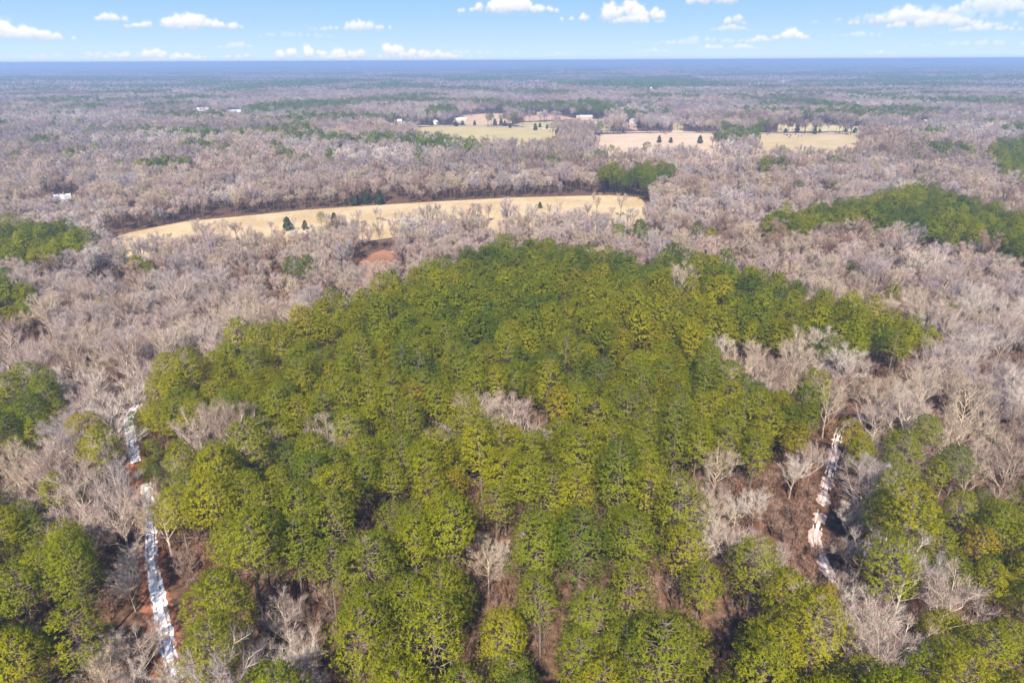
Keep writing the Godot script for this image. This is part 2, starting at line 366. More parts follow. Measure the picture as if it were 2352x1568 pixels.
# An eastern red cedar: a dense cone of dark foliage down to the ground.
func cedar(r: RandomNumberGenerator) -> Array:
	var wood := Stock.new()
	var crown := Stock.new()
	wood.limb(Vector3.ZERO, Vector3(0, 6.2, 0), 0.14, 0.03, 4, Color(0.2, 0.16, 0.13))
	for k in 900:
		var t := pow(r.randf(), 1.25)
		var p := r.randf() * TAU
		var reach := 2.5 * pow(1.0 - t, 0.48) * (0.6 + 0.4 * minf(1.0, t * 6.0)) * (1.0 + 0.2 * sin(t * 14.0 + p * 2.0)) * sqrt(r.randf_range(0.4, 1.0)) * (1.0 + 0.14 * sin(p * 3.0 + t * 9.0))
		var c := Vector3(cos(p) * reach, 0.25 + t * 6.6, sin(p) * reach)
		var out := Vector3(cos(p), 0.6, sin(p)).normalized()
		for b in 3:
			var d := (out * 0.6 + ball(r)).normalized()
			var nn := (out + ball(r) * 0.6).normalized()
			var w := d.cross(nn).normalized() * 0.16
			var tone := r.randf_range(0.75, 1.25)
			crown.tri(c - w, c + w, c + d * 0.5, nn, Color(tone, tone, tone))
	return [wood.done(), crown.done()]

# A patch of far woodland: the tops of a dozen trees standing close together.
func far_patch(r: RandomNumberGenerator, evergreen: bool) -> ArrayMesh:
	var s := Stock.new()
	for k in 11:
		var x := r.randf_range(-12, 12)
		var z := r.randf_range(-12, 12)
		var high := r.randf_range(11, 17)
		var wide := r.randf_range(3.0, 4.6)
		for j in 16:
			var p := r.randf() * TAU
			var t := r.randf()
			var c := Vector3(x + cos(p) * wide * sqrt(1.0 - t * t), high * (0.55 + 0.45 * t), z + sin(p) * wide * sqrt(1.0 - t * t))
			var nn := (Vector3(cos(p), 0.5 + t, sin(p)) + ball(r) * 0.4).normalized()
			var d := ball(r).normalized()
			var w := d.cross(nn).normalized() * (1.5 if evergreen else 1.25)
			var tone := r.randf_range(0.8, 1.2)
			s.tri(c - w - d, c + w - d, c + d * 1.8, nn, Color(tone, tone, tone))
	return s.done()

# points strewn over what the camera can see between two distances, none closer together than gap
func scatter(r: RandomNumberGenerator, near_z: float, far_z: float, gap: float) -> PackedVector2Array:
	var out := PackedVector2Array()
	var grid := {}
	var widest := far_z * 0.80 + 22.0
	var tries := int((far_z - near_z) * 2.0 * widest / (gap * gap) * 3.0)
	for k in tries:
		var q := Vector2(r.randf_range(-widest, widest), -r.randf_range(near_z, far_z))
		if absf(q.x) > -q.y * 0.80 + 22.0:
			continue
		var cell := Vector2i((q / gap).floor())
		var free := true
		for i in range(-1, 2):
			for j in range(-1, 2):
				var other = grid.get(cell + Vector2i(i, j))
				if other != null and q.distance_squared_to(other) < gap * gap:
					free = false
		if free:
			grid[cell] = q
			out.append(q)
	return out

# ---------------------------------------------------------------- instanced masses

class Mass:
	var where := []
	var tint := []

func mass(called: String, mesh: Mesh, mats: Array, m: Mass) -> void:
	if m.where.is_empty():
		return
	var own := ArrayMesh.new()
	for k in mesh.get_surface_count():
		own.add_surface_from_arrays(Mesh.PRIMITIVE_TRIANGLES, mesh.surface_get_arrays(k))
		own.surface_set_material(k, mats[mini(k, mats.size() - 1)])
	var mm := MultiMesh.new()
	mm.transform_format = MultiMesh.TRANSFORM_3D
	mm.use_colors = true
	mm.mesh = own
	mm.instance_count = m.where.size()
	for i in m.where.size():
		mm.set_instance_transform(i, m.where[i])
		mm.set_instance_color(i, m.tint[i])
	var o := MultiMeshInstance3D.new()
	o.name = numbered(called)
	o.multimesh = mm
	o.set_meta("kind", "stuff")
	add_child(o)

func stood(x: float, z: float, turn: float, s: float, sy: float) -> Transform3D:
	var b := Basis(Vector3.UP, turn).scaled_local(Vector3(s, sy, s))
	return Transform3D(b, Vector3(x, ground_at(x, z) - 0.1, z))

# ---------------------------------------------------------------- where things grow

func in_field(x: float, z: float, grow := 0.0) -> bool:
	for f in fields.values():
		if inside(x, z, f):
			return true
	for y in treeless_lanes:
		if from_line(x, z, y[0]) < y[1] + grow:
			return true
	return false

func in_pine_stand(x: float, z: float) -> String:
	for k in stands:
		if inside(x, z, stands[k]):
			for p in pockets.values():
				if inside(x, z, p):
					return ""
			return k
	return ""

func in_far_wood(x: float, z: float) -> bool:
	for i in range(0, FAR_PINE_WOODS.size(), 4):
		var dx: float = (x - FAR_PINE_WOODS[i]) / FAR_PINE_WOODS[i + 2]
		var dz: float = (z - FAR_PINE_WOODS[i + 1]) / FAR_PINE_WOODS[i + 3]
		if dx * dx + dz * dz < 1.0 + woods.get_noise_2d(x * 3.0, z * 3.0) * 0.8:
			return true
	return false

# ---------------------------------------------------------------- sky

# a cumulus: a heap of round puffs on a flat base; all in degrees
func cloud(im: Image, az: float, base: float, w: float, h: float, noise: FastNoiseLite, thin := 1.0) -> void:
	var r := RandomNumberGenerator.new()
	r.seed = int(absf(az) * 1000.0 + base * 77.0)
	var per := im.get_width() / 360.0
	var puffs := []
	var crown := r.randf_range(-0.25, 0.25)
	for k in clampi(int(w / h * 5.0), 7, 34):
		var u := r.randf_range(-1.0, 1.0)
		var top := h * maxf(0.22, 1.0 - absf(u - crown) * 0.85) * r.randf_range(0.55, 1.0)
		var rad := top * r.randf_range(0.42, 0.62)
		puffs.append(Vector3(u * w * 0.46, maxf(top - rad, 0.0), rad))
	var x0 := int(floor((az - w * 0.62) * per))
	var x1 := int(ceil((az + w * 0.62) * per))
	var y0 := int((90.0 - base - h * 1.2) * per)
	var y1 := int((90.0 - base + h * 0.2) * per) + 1
	for y in range(maxi(y0, 0), mini(y1, im.get_height() / 2)):
		var e := 90.0 - (y + 0.5) / per - base
		for x in range(x0, x1):
			var q := (x + 0.5) / per - az
			var fine := noise.get_noise_2d(q * 26.0 / h + az * 31.0, e * 34.0 / h)
			var soft := noise.get_noise_2d(q * 8.0 / h + az * 17.0, e * 16.0 / h + 50.0)
			var f := -1.0
			var lit := 0.0
			for p in puffs:
				var dx: float = q - p.x
				var dy: float = (e - p.y) * 1.1
				var g: float = 1.0 - sqrt(dx * dx + dy * dy) / p.z
				if g > f:
					f = g
				lit = maxf(lit, clampf(0.5 + dy / p.z * 0.6 - dx / p.z * 0.15, 0.0, 1.0) * smoothstep(-0.1, 0.4, g))
			var a := smoothstep(-0.12, 0.34, f + fine * 0.42 + soft * 0.35) * smoothstep(-0.10 * h, 0.14 * h, e + (fine * 0.10 + soft * 0.12) * h) * thin
			if a > 0.004:
				var white := Color(0.80, 0.84, 0.92).lerp(Color(1.0, 0.995, 0.985), clampf(lit * 0.9 + e / h * 0.55 + fine * 0.25, 0.0, 1.0))
				var px := posmod(x, im.get_width())
				im.set_pixel(px, y, im.get_pixel(px, y).lerp(white, minf(a, 1.0)))

func sky_picture() -> ImageTexture:
	var im := Image.create(4096, 2048, false, Image.FORMAT_RGB8)
	for y in 2048:
		var el := 90.0 - (y + 0.5) * 180.0 / 2048.0
		var c: Color
		if el < 0.0:
			c = Color(0.52, 0.56, 0.66)
		elif el < 6.0:
			c = Color(0.855, 0.930, 0.975).lerp(Color(0.560, 0.755, 0.940), pow(el / 6.0, 0.75))
		else:
			c = Color(0.560, 0.755, 0.940).lerp(Color(0.28, 0.49, 0.83), pow((el - 6.0) / 84.0, 0.55))
		im.fill_rect(Rect2i(0, y, 4096, 1), c)
	var n := FastNoiseLite.new()
	n.seed = 5
	n.frequency = 0.12
	n.fractal_octaves = 3
	var r := RandomNumberGenerator.new()
	r.seed = 77
	# fair-weather cumulus in rows that close up towards the horizon, over the whole sky
	for band in [[0.25, 0.55, 3.2, 60], [0.9, 0.5, 2.4, 60], [1.7, 0.7, 3.0, 46], [2.8, 1.0, 4.0, 40], [4.6, 1.5, 5.5, 34], [7.5, 2.4, 8.0, 26], [12.0, 3.6, 11.0, 20], [20.0, 6.0, 17.0, 14], [33.0, 9.0, 26.0, 9], [50.0, 11.0, 34.0, 7]]:
		for k in band[3]:
			var az: float = r.randf() * 360.0
			var el: float = band[0] * r.randf_range(0.85, 1.25)
			var w: float = band[2] * r.randf_range(0.5, 1.5)
			var off := absf(wrapf(az, -180.0, 180.0))
			if off > 37.0 + w * 0.6:
				cloud(im, az, el, w, band[1] * r.randf_range(0.7, 1.3), n, r.randf_range(0.6, 1.0))
	# the clouds in view: azimuth from straight ahead, height of base, width, height
	for c in [[-38.5, 3.7, 6.4, 2.0, 1.0], [-43.5, 2.9, 2.5, 0.8, 0.6], [-34.9, 1.35, 7.0, 1.45, 1.0], [-37.0, 2.5, 2.2, 0.4, 0.4], [-28.3, 2.55, 2.0, 0.7, 0.9], [-23.6, 2.15, 6.6, 1.25, 1.0], [-12.0, 2.15, 5.4, 0.75, 0.8], [-15.0, 0.16, 13.0, 1.05, 0.95], [-9.5, 0.12, 9.0, 1.15, 1.0], [-5.0, 0.1, 5.0, 0.8, 0.8], [-26.8, 0.2, 5.8, 0.8, 0.9], [-23.5, 0.1, 4.4, 0.5, 0.8], [-39.5, 0.1, 3.0, 0.35, 0.6], [-33.0, 0.15, 3.0, 0.3, 0.4], [-20.5, 0.9, 2.6, 0.5, 0.5],
		[-0.1, 3.35, 6.6, 1.35, 1.0], [7.9, 2.75, 6.8, 1.6, 1.0], [9.8, 2.55, 3.6, 0.8, 0.8], [15.6, 3.75, 4.2, 1.5, 0.95], [17.0, 2.35, 1.4, 1.0, 0.8], [17.0, 1.95, 3.0, 0.5, 0.6], [20.8, 1.3, 2.4, 0.85, 1.0], [18.5, 1.2, 1.8, 0.5, 0.8], [15.5, 0.7, 2.0, 0.5, 0.7], [17.6, 0.7, 2.0, 0.45, 0.6], [13.0, 1.0, 4.5, 0.4, 0.4], [26.5, 3.8, 5.0, 1.2, 1.0], [29.5, 4.1, 3.5, 0.9, 0.7], [28.0, 2.2, 5.5, 1.3, 0.9], [30.8, 1.9, 6.0, 1.0, 0.8], [33.0, 2.7, 5.5, 1.3, 0.75], [32.5, 1.6, 4.0, 0.6, 0.7], [37.5, 3.3, 5.5, 1.5, 0.85], [41.5, 3.2, 6.0, 1.7, 0.9], [38.5, 2.4, 6.0, 0.9, 0.6], [25.0, 1.4, 4.0, 0.4, 0.4], [27.0, 0.2, 2.0, 0.35, 0.6], [4.0, 0.3, 3.0, 0.3, 0.35], [11.0, 0.5, 2.5, 0.35, 0.4], [1.5, 4.5, 3.0, 0.9, 0.6], [-11.0, 4.7, 4.5, 0.9, 0.6], [-7.5, 4.6, 3.0, 0.8, 0.5], [30.0, 2.3, 13.0, 1.1, 0.4], [-2.0, 0.4, 12.0, 0.45, 0.45], [-30.0, 0.3, 12.0, 0.45, 0.45], [14.0, 1.1, 9.0, 0.6, 0.4], [33.0, 0.7, 9.0, 0.5, 0.4], [-17.0, 1.6, 7.0, 0.5, 0.3]]:
		cloud(im, c[0] * 0.985, c[1], c[2] * 1.3, c[3] * 1.12, n, c[4])
	return ImageTexture.create_from_image(im)

# ---------------------------------------------------------------- the setting

func ground_sheet() -> ArrayMesh:
	var v := PackedVector3Array()
	var n := PackedVector3Array()
	var c := PackedColorArray()
	var index := PackedInt32Array()
	var spokes := 480
	var radii := [0.0]
	var d := 8.0
	while d < 46000.0:
		radii.append(d)
		d *= 1.035
	for i in radii.size():
		for k in spokes + 1:
			var p := TAU * k / spokes
			var x: float = sin(p) * radii[i]
			var z: float = -cos(p) * radii[i]
			v.append(Vector3(x, ground_at(x, z), z))
			n.append(Vector3.UP)
			var m := mottle.get_noise_2d(x * 0.12, z * 0.12)
			var litter := Color(0.155, 0.088, 0.058).lerp(Color(0.20, 0.125, 0.085), clampf(0.5 + m * 1.4, 0, 1))
			var wood := Color(0.15, 0.125, 0.125).lerp(Color(0.045, 0.06, 0.035), smoothstep(0.05, 0.25, woods.get_noise_2d(x * 0.16, z * 0.3)))
			c.append(litter.lerp(wood, smoothstep(700.0, 2500.0, radii[i])))
	for i in radii.size() - 1:
		for k in spokes:
			var a := i * (spokes + 1) + k
			index.append_array([a, a + spokes + 1, a + 1, a + 1, a + spokes + 1, a + spokes + 2])
	var arrays := []
	arrays.resize(Mesh.ARRAY_MAX)
	arrays[Mesh.ARRAY_VERTEX] = v
	arrays[Mesh.ARRAY_NORMAL] = n
	arrays[Mesh.ARRAY_COLOR] = c
	arrays[Mesh.ARRAY_INDEX] = index
	var m := ArrayMesh.new()
	m.add_surface_from_arrays(Mesh.PRIMITIVE_TRIANGLES, arrays)
	return m

# a sheet over an outline, laid on the ground in cells, coloured by two tones of grass
func field_sheet(p: PackedVector2Array, low: Color, high: Color, cell: float, lift: float) -> ArrayMesh:
	var lo := p[0]
	var hi := p[0]
	for q in p:
		lo = lo.min(q)
		hi = hi.max(q)
	var v := PackedVector3Array()
	var n := PackedVector3Array()
	var c := PackedColorArray()
	var put := func(q: Vector2) -> void:
		v.append(Vector3(q.x, ground_at(q.x, q.y) + lift, q.y))
		n.append(Vector3.UP)
		var t := clampf(0.5 + mottle.get_noise_2d(q.x * 0.45, q.y * 0.45) * 1.5 + mottle.get_noise_2d(q.x * 1.6 + 90.0, q.y * 1.6) * 0.4, 0, 1)
		c.append(low.lerp(high, t))
	var x := lo.x
	while x < hi.x:
		var z := lo.y
		while z < hi.y:
			var square := PackedVector2Array([Vector2(x, z), Vector2(x + cell, z), Vector2(x + cell, z + cell), Vector2(x, z + cell)])
			for piece in Geometry2D.intersect_polygons(square, p):
				var t := Geometry2D.triangulate_polygon(piece)
				for k in range(0, t.size(), 3):
					var a: Vector2 = piece[t[k]]
					var b: Vector2 = piece[t[k + 1]]
					var d: Vector2 = piece[t[k + 2]]
					if (b - a).cross(d - a) < 0.0:
						put.call(a); put.call(d); put.call(b)
					else:
						put.call(a); put.call(b); put.call(d)
			z += cell
		x += cell
	return mesh_of(v, n, c)

# a band along a line, from a to b metres to its right, with ragged edges
func band(line: PackedVector2Array, a: float, b: float, lift: float, ragged: float, key: float, gap := -2.0) -> ArrayMesh:
	var curve := Curve2D.new()
	for i in line.size():
		var t := (line[mini(i + 1, line.size() - 1)] - line[maxi(i - 1, 0)]) / 6.0
		curve.add_point(line[i], -t, t)
	var long := curve.get_baked_length()
	var steps := int(long / 0.3)
	var rows := []
	for i in steps + 1:
		var s := long * i / steps
		var q := curve.sample_baked(s)
		var t := (curve.sample_baked(minf(s + 0.8, long)) - curve.sample_baked(maxf(s - 0.8, 0.0))).normalized()
		var side := Vector2(-t.y, t.x)
		var wa := a + mottle.get_noise_2d(s * 6.0, key) * ragged + mottle.get_noise_2d(s * 4.0, key + 40.0) * ragged * 0.4
		var wb := b + mottle.get_noise_2d(s * 6.0, key + 300.0) * ragged + mottle.get_noise_2d(s * 4.0, key + 80.0) * ragged * 0.4
		var thin := smoothstep(gap - 0.16, gap + 0.10, mottle.get_noise_2d(s * 2.2, key + 700.0) + mottle.get_noise_2d(s * 5.0, key + 90.0) * 0.15)
		var half := maxf(wb - wa, 0.0) * 0.5 * thin
		var centre := (wa + wb) * 0.5
		wa = centre - half
		wb = centre + half
		var skip := half < 0.02 or (gap > -1.0 and q.x < -75.0 and q.y < -118.5 and q.y > -126.5)
		rows.append([q + side * wa, q + side * wb, skip])
	var v := PackedVector3Array()
	var n := PackedVector3Array()
	var lay := func(q: Vector2) -> Vector3: return Vector3(q.x, ground_at(q.x, q.y) + lift, q.y)
	for i in steps:
		var e = rows[i]
		var f = rows[i + 1]
		if e[2] or f[2]:
			continue
		var quad := [lay.call(e[0]), lay.call(e[1]), lay.call(f[0]), lay.call(f[1])]
		var order := [0, 1, 2, 1, 3, 2]
		var up: float = (quad[2] - quad[0]).cross(quad[1] - quad[0]).y
		if up < 0.0:
			order = [0, 2, 1, 1, 2, 3]
		for k in order:
			v.append(quad[k])
			n.append(Vector3.UP)
	return mesh_of(v, n)

func patch(x: float, z: float, wide: float, lift: float, r: RandomNumberGenerator) -> ArrayMesh:
	var v := PackedVector3Array()
	var n := PackedVector3Array()
	var ring := []
	for k in 18:
		var p := TAU * k / 18.0
		var q := wide * r.randf_range(0.6, 1.2)
		ring.append(Vector3(x + cos(p) * q * 1.0, ground_at(x, z) + lift, z + sin(p) * q * 1.5))
	for k in 18:
		v.append_array([Vector3(x, ground_at(x, z) + lift + 0.03, z), ring[k], ring[(k + 1) % 18]])
		n.append_array([Vector3.UP, Vector3.UP, Vector3.UP])
	return mesh_of(v, n)

# ---------------------------------------------------------------- buildings and animals

func box_mesh(s: Stock, at: Vector3, size: Vector3) -> void:
	var h := size * 0.5
	for axis in 3:
		for sign in [-1.0, 1.0]:
			var nn := Vector3.ZERO
			nn[axis] = sign
			var u := Vector3.ZERO
			var w := Vector3.ZERO
			u[(axis + 1) % 3] = h[(axis + 1) % 3]
			w[(axis + 2) % 3] = h[(axis + 2) % 3]
			var c := at + nn * h[axis]
			s.tri(c - u - w, c + u - w, c + u + w, nn, Color.WHITE)
			s.tri(c - u - w, c + u + w, c - u + w, nn, Color.WHITE)

func gable(long: float, deep: float, rise: float, eave: float) -> ArrayMesh:
	var s := Stock.new()
	var x := long * 0.5 + 0.4
	var z := deep * 0.5 + 0.45
	for q in [-1.0, 1.0]:
		var a := Vector3(-x, eave - 0.12, q * z)
		var b := Vector3(x, eave - 0.12, q * z)
		var c := Vector3(x, eave + rise, 0)
		var d := Vector3(-x, eave + rise, 0)
		var nn := Vector3(0, z, q * rise).normalized()
		s.tri(a, b, c, nn, Color.WHITE)
		s.tri(a, c, d, nn, Color.WHITE)
		var t := Vector3(0, 0.16, 0)
		s.tri(a - t, b - t, c - t, -nn, Color.WHITE)
		s.tri(a - t, c - t, d - t, -nn, Color.WHITE)
		s.tri(a, b, b - t, Vector3(0, 0, q), Color.WHITE)
		s.tri(a, b - t, a - t, Vector3(0, 0, q), Color.WHITE)
		for e in [[b, c, 1.0], [a, d, -1.0]]:
			s.tri(e[0], e[1], e[1] - t, Vector3(e[2], 0, 0), Color.WHITE)
			s.tri(e[0], e[1] - t, e[0] - t, Vector3(e[2], 0, 0), Color.WHITE)
	return s.done()

func walls(long: float, deep: float, rise: float, eave: float) -> ArrayMesh:
	var s := Stock.new()
	box_mesh(s, Vector3(0, eave * 0.5 - 0.4, 0), Vector3(long, eave + 0.8, deep))
	for q in [-1.0, 1.0]:
		s.tri(Vector3(q * long * 0.5, eave, -deep * 0.5), Vector3(q * long * 0.5, eave, deep * 0.5), Vector3(q * long * 0.5, eave + rise - 0.25, 0), Vector3(q, 0, 0), Color.WHITE)
	return s.done()

func cube(size: Vector3) -> ArrayMesh:
	var s := Stock.new()
	box_mesh(s, Vector3.ZERO, size)
	return s.done()

func building(called: String, label: String, at: Array, size: Vector3, rise: float, turn: float, wall: Color, roof: Color, openings: int, chimney := false) -> void:
	var o := thing(called, label, "building", Vector3(at[0], ground_at(at[0], at[1]), at[1]), turn)
	part("wall", walls(size.x, size.z, rise, size.y), mat(wall, 0.8), o)
	var rf := part("roof", gable(size.x, size.z, rise, size.y), mat(roof, 0.6), o)
	if chimney:
		part("chimney", cube(Vector3(0.8, 1.8, 0.7)), mat(lin(0.25, 0.12, 0.09)), rf).position = Vector3(size.x * 0.2, size.y + rise + 0.3, 0.5)
	var glass := mat(lin(0.03, 0.035, 0.045), 0.15)
	var trim := mat(lin(0.62, 0.62, 0.60), 0.6)
	for k in openings:
		var x := size.x * ((k + 0.5) / openings - 0.5)
		var door := k == openings / 2
		var high := minf(2.05, size.y - 0.4) if door else minf(1.25, size.y * 0.5)
		var f := part("door" if door else "window", cube(Vector3(1.0 if door else 1.3, high, 0.08)), trim, o)
		f.position = Vector3(x, high * 0.5 + 0.05 if door else size.y * 0.58, size.z * 0.5 + 0.03)
		var inner := part("panel" if door else "pane", cube(Vector3(0.8 if door else 1.1, high - 0.2, 0.06)), mat(lin(0.2, 0.16, 0.13)) if door else glass, f)
		inner.position = Vector3(0, 0, 0.03)

func cow_mesh() -> ArrayMesh:
	var s := Stock.new()
	var c := Color.WHITE
	s.limb(Vector3(-0.85, 1.0, 0), Vector3(-0.3, 0.98, 0), 0.30, 0.42, 8, c)
	s.limb(Vector3(-0.3, 0.98, 0), Vector3(0.45, 1.0, 0), 0.42, 0.41, 8, c)
	s.limb(Vector3(0.45, 1.0, 0), Vector3(0.85, 1.1, 0), 0.41, 0.22, 8, c)
	s.limb(Vector3(-1.0, 1.06, 0), Vector3(-0.85, 1.0, 0), 0.12, 0.30, 8, c)
	s.limb(Vector3(0.75, 1.12, 0), Vector3(1.15, 0.85, 0), 0.22, 0.15, 7, c)
	s.limb(Vector3(1.15, 0.85, 0), Vector3(1.42, 0.45, 0), 0.16, 0.08, 7, c)
	s.limb(Vector3(-1.0, 1.2, 0), Vector3(-1.08, 0.5, 0), 0.04, 0.03, 4, c)
	for x in [-0.72, 0.55]:
		for z in [-0.2, 0.2]:
			s.limb(Vector3(x, 0.85, z), Vector3(x + 0.06, 0.42, z), 0.15, 0.08, 6, c)
			s.limb(Vector3(x + 0.06, 0.42, z), Vector3(x, 0, z), 0.075, 0.06, 6, c)
	return s.done()

# ---------------------------------------------------------------- the scene

func _ready() -> void:
	cam = Camera3D.new()
	cam.name = "camera"
	cam.position = Vector3(0, EYE, 0)
	cam.rotation_degrees = Vector3(-22.35, 0, -0.27)
	cam.fov = 53.1
	cam.near = 0.5
	cam.far = 60000.0
	add_child(cam)

	var env := Environment.new()
	env.background_mode = Environment.BG_SKY
	var sky := Sky.new()
	var pan := PanoramaSkyMaterial.new()
	pan.panorama = sky_picture()
	pan.energy_multiplier = 1.0
	sky.sky_material = pan
	env.sky = sky
	env.background_energy_multiplier = 0.385
	env.tonemap_mode = Environment.TONE_MAPPER_LINEAR
	env.tonemap_exposure = 2.9
	env.volumetric_fog_enabled = true   # thin dust haze: it throws the sun's light onwards more than back
	env.volumetric_fog_density = 0.00031
	env.volumetric_fog_albedo = lin(0.42, 0.60, 0.95)
	env.volumetric_fog_anisotropy = 0.2
	env.volumetric_fog_length = 40000.0
	env.sdfgi_enabled = true
	env.ssao_enabled = true
	env.ssil_enabled = true
	var we := WorldEnvironment.new()
	we.name = "world_environment"
	we.environment = env
	add_child(we)

	var sun := DirectionalLight3D.new()
	sun.name = "sun"
	sun.light_color = Color(1.0, 0.95, 0.87)
	sun.light_energy = 1.45
	sun.light_angular_distance = 1.0
	sun.shadow_enabled = true
	add_child(sun)
	sun.look_at_from_position(Vector3(-0.10, 0.84, 0.86), Vector3.ZERO)

	relief.seed = 11
	relief.frequency = 1.0 / 1400.0
	relief.fractal_octaves = 3
	woods.seed = 23
	woods.frequency = 1.0 / 160.0
	woods.fractal_octaves = 4
	mottle.seed = 31
	mottle.frequency = 1.0 / 14.0
	mottle.fractal_octaves = 3
	for k in PINE_STANDS:
		stands[k] = outline(PINE_STANDS[k])
	for k in POCKETS:
		pockets[k] = outline(POCKETS[k])
	for k in FIELDS:
		fields[k] = outline(FIELDS[k])
	track_left = outline(LEFT_TRACK)
	track_right = outline(RIGHT_TRACK)
	for b in BUILDINGS.values():
		if Vector2(b[0], b[1]).length() < 3500.0:
			var p := Vector2(b[0], b[1])
			treeless_lanes.append([PackedVector2Array([p, p * (0.83 if b[1] < -700.0 else 0.95)]), b[2] * 0.75 + 3.0])  # added lane without trees, from each building towards the camera
	treeless_lanes.append([outline(ROADS.road), 9.0])

	materials()
	lay_ground()
	plant()
	build_farms()

func materials() -> void:
	bark = mat(Color.WHITE)
	bark.vertex_color_use_as_albedo = true
	pale_bark = mat(lin(1.0, 0.95, 0.9))
	pale_bark.vertex_color_use_as_albedo = true
	needle_copies = mat(Color.WHITE, 0.75)
	needle_copies.vertex_color_use_as_albedo = true
	needle_copies.backlight_enabled = true
	needle_copies.backlight = Color(1.0, 1.0, 1.0)
	twig_copies = mat(Color.WHITE)
	twig_copies.vertex_color_use_as_albedo = true
	for t in PINE_TINTS:
		var m: StandardMaterial3D = needle_copies.duplicate()
		m.albedo_color = lin(t[0], t[1], t[2])
		needle_mats.append(m)
	for t in TWIG_TINTS:
		var m: StandardMaterial3D = twig_copies.duplicate()
		m.albedo_color = lin(t[0], t[1], t[2])
		twig_mats.append(m)

func noise_texture(freq: float, low: float, seed_: int) -> NoiseTexture2D:
	var t := NoiseTexture2D.new()
	t.width = 1024
	t.height = 1024
	t.seamless = true
	var n := FastNoiseLite.new()
	n.seed = seed_
	n.frequency = freq
	n.fractal_octaves = 5
	t.noise = n
	var g := Gradient.new()
	g.set_color(0, Color(low, low, low))
	g.set_color(1, Color.WHITE)
	t.color_ramp = g
	return t

func lay_ground() -> void:
	var litter := mat(Color.WHITE, 1.0)
	litter.vertex_color_use_as_albedo = true
	litter.albedo_texture = noise_texture(0.02, 0.45, 3)
	litter.uv1_triplanar = true
	litter.uv1_world_triplanar = true
	litter.uv1_scale = Vector3.ONE / 37.0
	setting("ground", ground_sheet(), litter)
	var grass: StandardMaterial3D = litter.duplicate()
	grass.albedo_texture = noise_texture(0.03, 0.82, 8)
	grass.uv1_scale = Vector3.ONE / 90.0
	var tones := {
		"yellow": [Color(0.400, 0.300, 0.170), Color(0.480, 0.375, 0.235), "yellow_field"], "meadow": [Color(0.361, 0.301, 0.146), Color(0.430, 0.353, 0.189), "meadow"],
		"tan_upper": [Color(0.430, 0.310, 0.198), Color(0.473, 0.353, 0.241), "tan_field"], "house_yard": [Color(0.396, 0.275, 0.189), Color(0.430, 0.327, 0.224), "house_yard_ground"],
		"green": [Color(0.327, 0.292, 0.146), Color(0.396, 0.335, 0.189), "grass_field"], "clay_upper": [Color(0.396, 0.241, 0.172), Color(0.447, 0.310, 0.232), "clay_ground"],
		"pink": [Color(0.464, 0.344, 0.241), Color(0.533, 0.413, 0.310), "stubble_field"], "pasture": [Color(0.378, 0.301, 0.163), Color(0.464, 0.361, 0.224), "cattle_pasture"],
		"back_strip": [Color(0.430, 0.361, 0.189), Color(0.464, 0.396, 0.232), "back_pasture"], "small_back": [Color(0.396, 0.318, 0.189), Color(0.430, 0.344, 0.215), "small_field"],
		"far_strip": [Color(0.430, 0.310, 0.206), Color(0.464, 0.344, 0.232), "far_field"], "farm_clay": [Color(0.361, 0.206, 0.138), Color(0.430, 0.292, 0.215), "farmyard_ground"],
		"red_clearing": [Color(0.200, 0.105, 0.070), Color(0.330, 0.165, 0.105), "red_clay_clearing"], "right_small": [Color(0.396, 0.310, 0.215), Color(0.430, 0.344, 0.241), "side_field"],
	}
	for k in fields:
		setting(tones[k][2], field_sheet(fields[k], tones[k][0], tones[k][1], 3.0 if k in ["yellow", "red_clearing"] else 16.0, 0.15), grass)
	setting("gravel_road", band(outline(ROADS.road), -2.4, 2.4, 0.3, 0.5, 9.0), mat(lin(0.62, 0.57, 0.53)))
	# the two tracks: red clay, and snow left between and beside the wheel ruts
	var clay := mat(lin(0.23, 0.098, 0.055), 0.9)
	var slush := mat(lin(0.36, 0.25, 0.215), 0.8)
	var snow := mat(lin(0.78, 0.77, 0.79), 0.6)
	var thin_snow := mat(lin(0.50, 0.44, 0.43), 0.7)   # snow with leaves and clay trodden in
	for t in [[track_left, "left", 0.0], [track_right, "right", 50.0]]:
		var less := 0.0 if t[1] == "left" else 0.15
		if less == 0.0:
			setting("clay_track", band(t[0], -1.9 + less * 5.0, 2.5 - less * 6.0, 0.05, 1.1, t[2] + 3.0), clay)
		setting("slush", band(t[0], -1.0, 1.15, 0.06, 0.5, t[2] + 5.0, -0.30 + less), slush)
		var top: StandardMaterial3D = snow if less == 0.0 else thin_snow
		setting("track_snow", band(t[0], -0.52 + less, 0.40 - less, 0.072, 0.20, t[2] + 13.0, -0.40 + less), top)
		setting("track_snow", band(t[0], 0.52, 0.95 - less, 0.072, 0.30, t[2] + 17.0, -0.32 + less), top)
		setting("track_snow", band(t[0], -1.10 + less, -0.66, 0.072, 0.34, t[2] + 19.0, -0.26 + less), top)
	var r := RandomNumberGenerator.new()
	r.seed = 4
	for i in range(0, SNOW.size(), 3):
		setting("snow_patch", patch(SNOW[i], SNOW[i + 1], SNOW[i + 2] * 1.5, 0.09, r), snow)

# the words for where a tree stands, by the tracks and stands round it
func zone(x: float, z: float) -> String:
	var dl := from_line(x, z, track_left)
	var dr := from_line(x, z, track_right)
	var side_l := x < track_x(track_left, z)
	var side_r := x > track_x(track_right, z)
	if dl < 11.0:
		return "hugging the left track"
	if dr < 11.0:
		return "hugging the right track"
	if side_l:
		return "left of the left track"
	if side_r:
		return "right of the right track"
	return "between the snowy tracks"

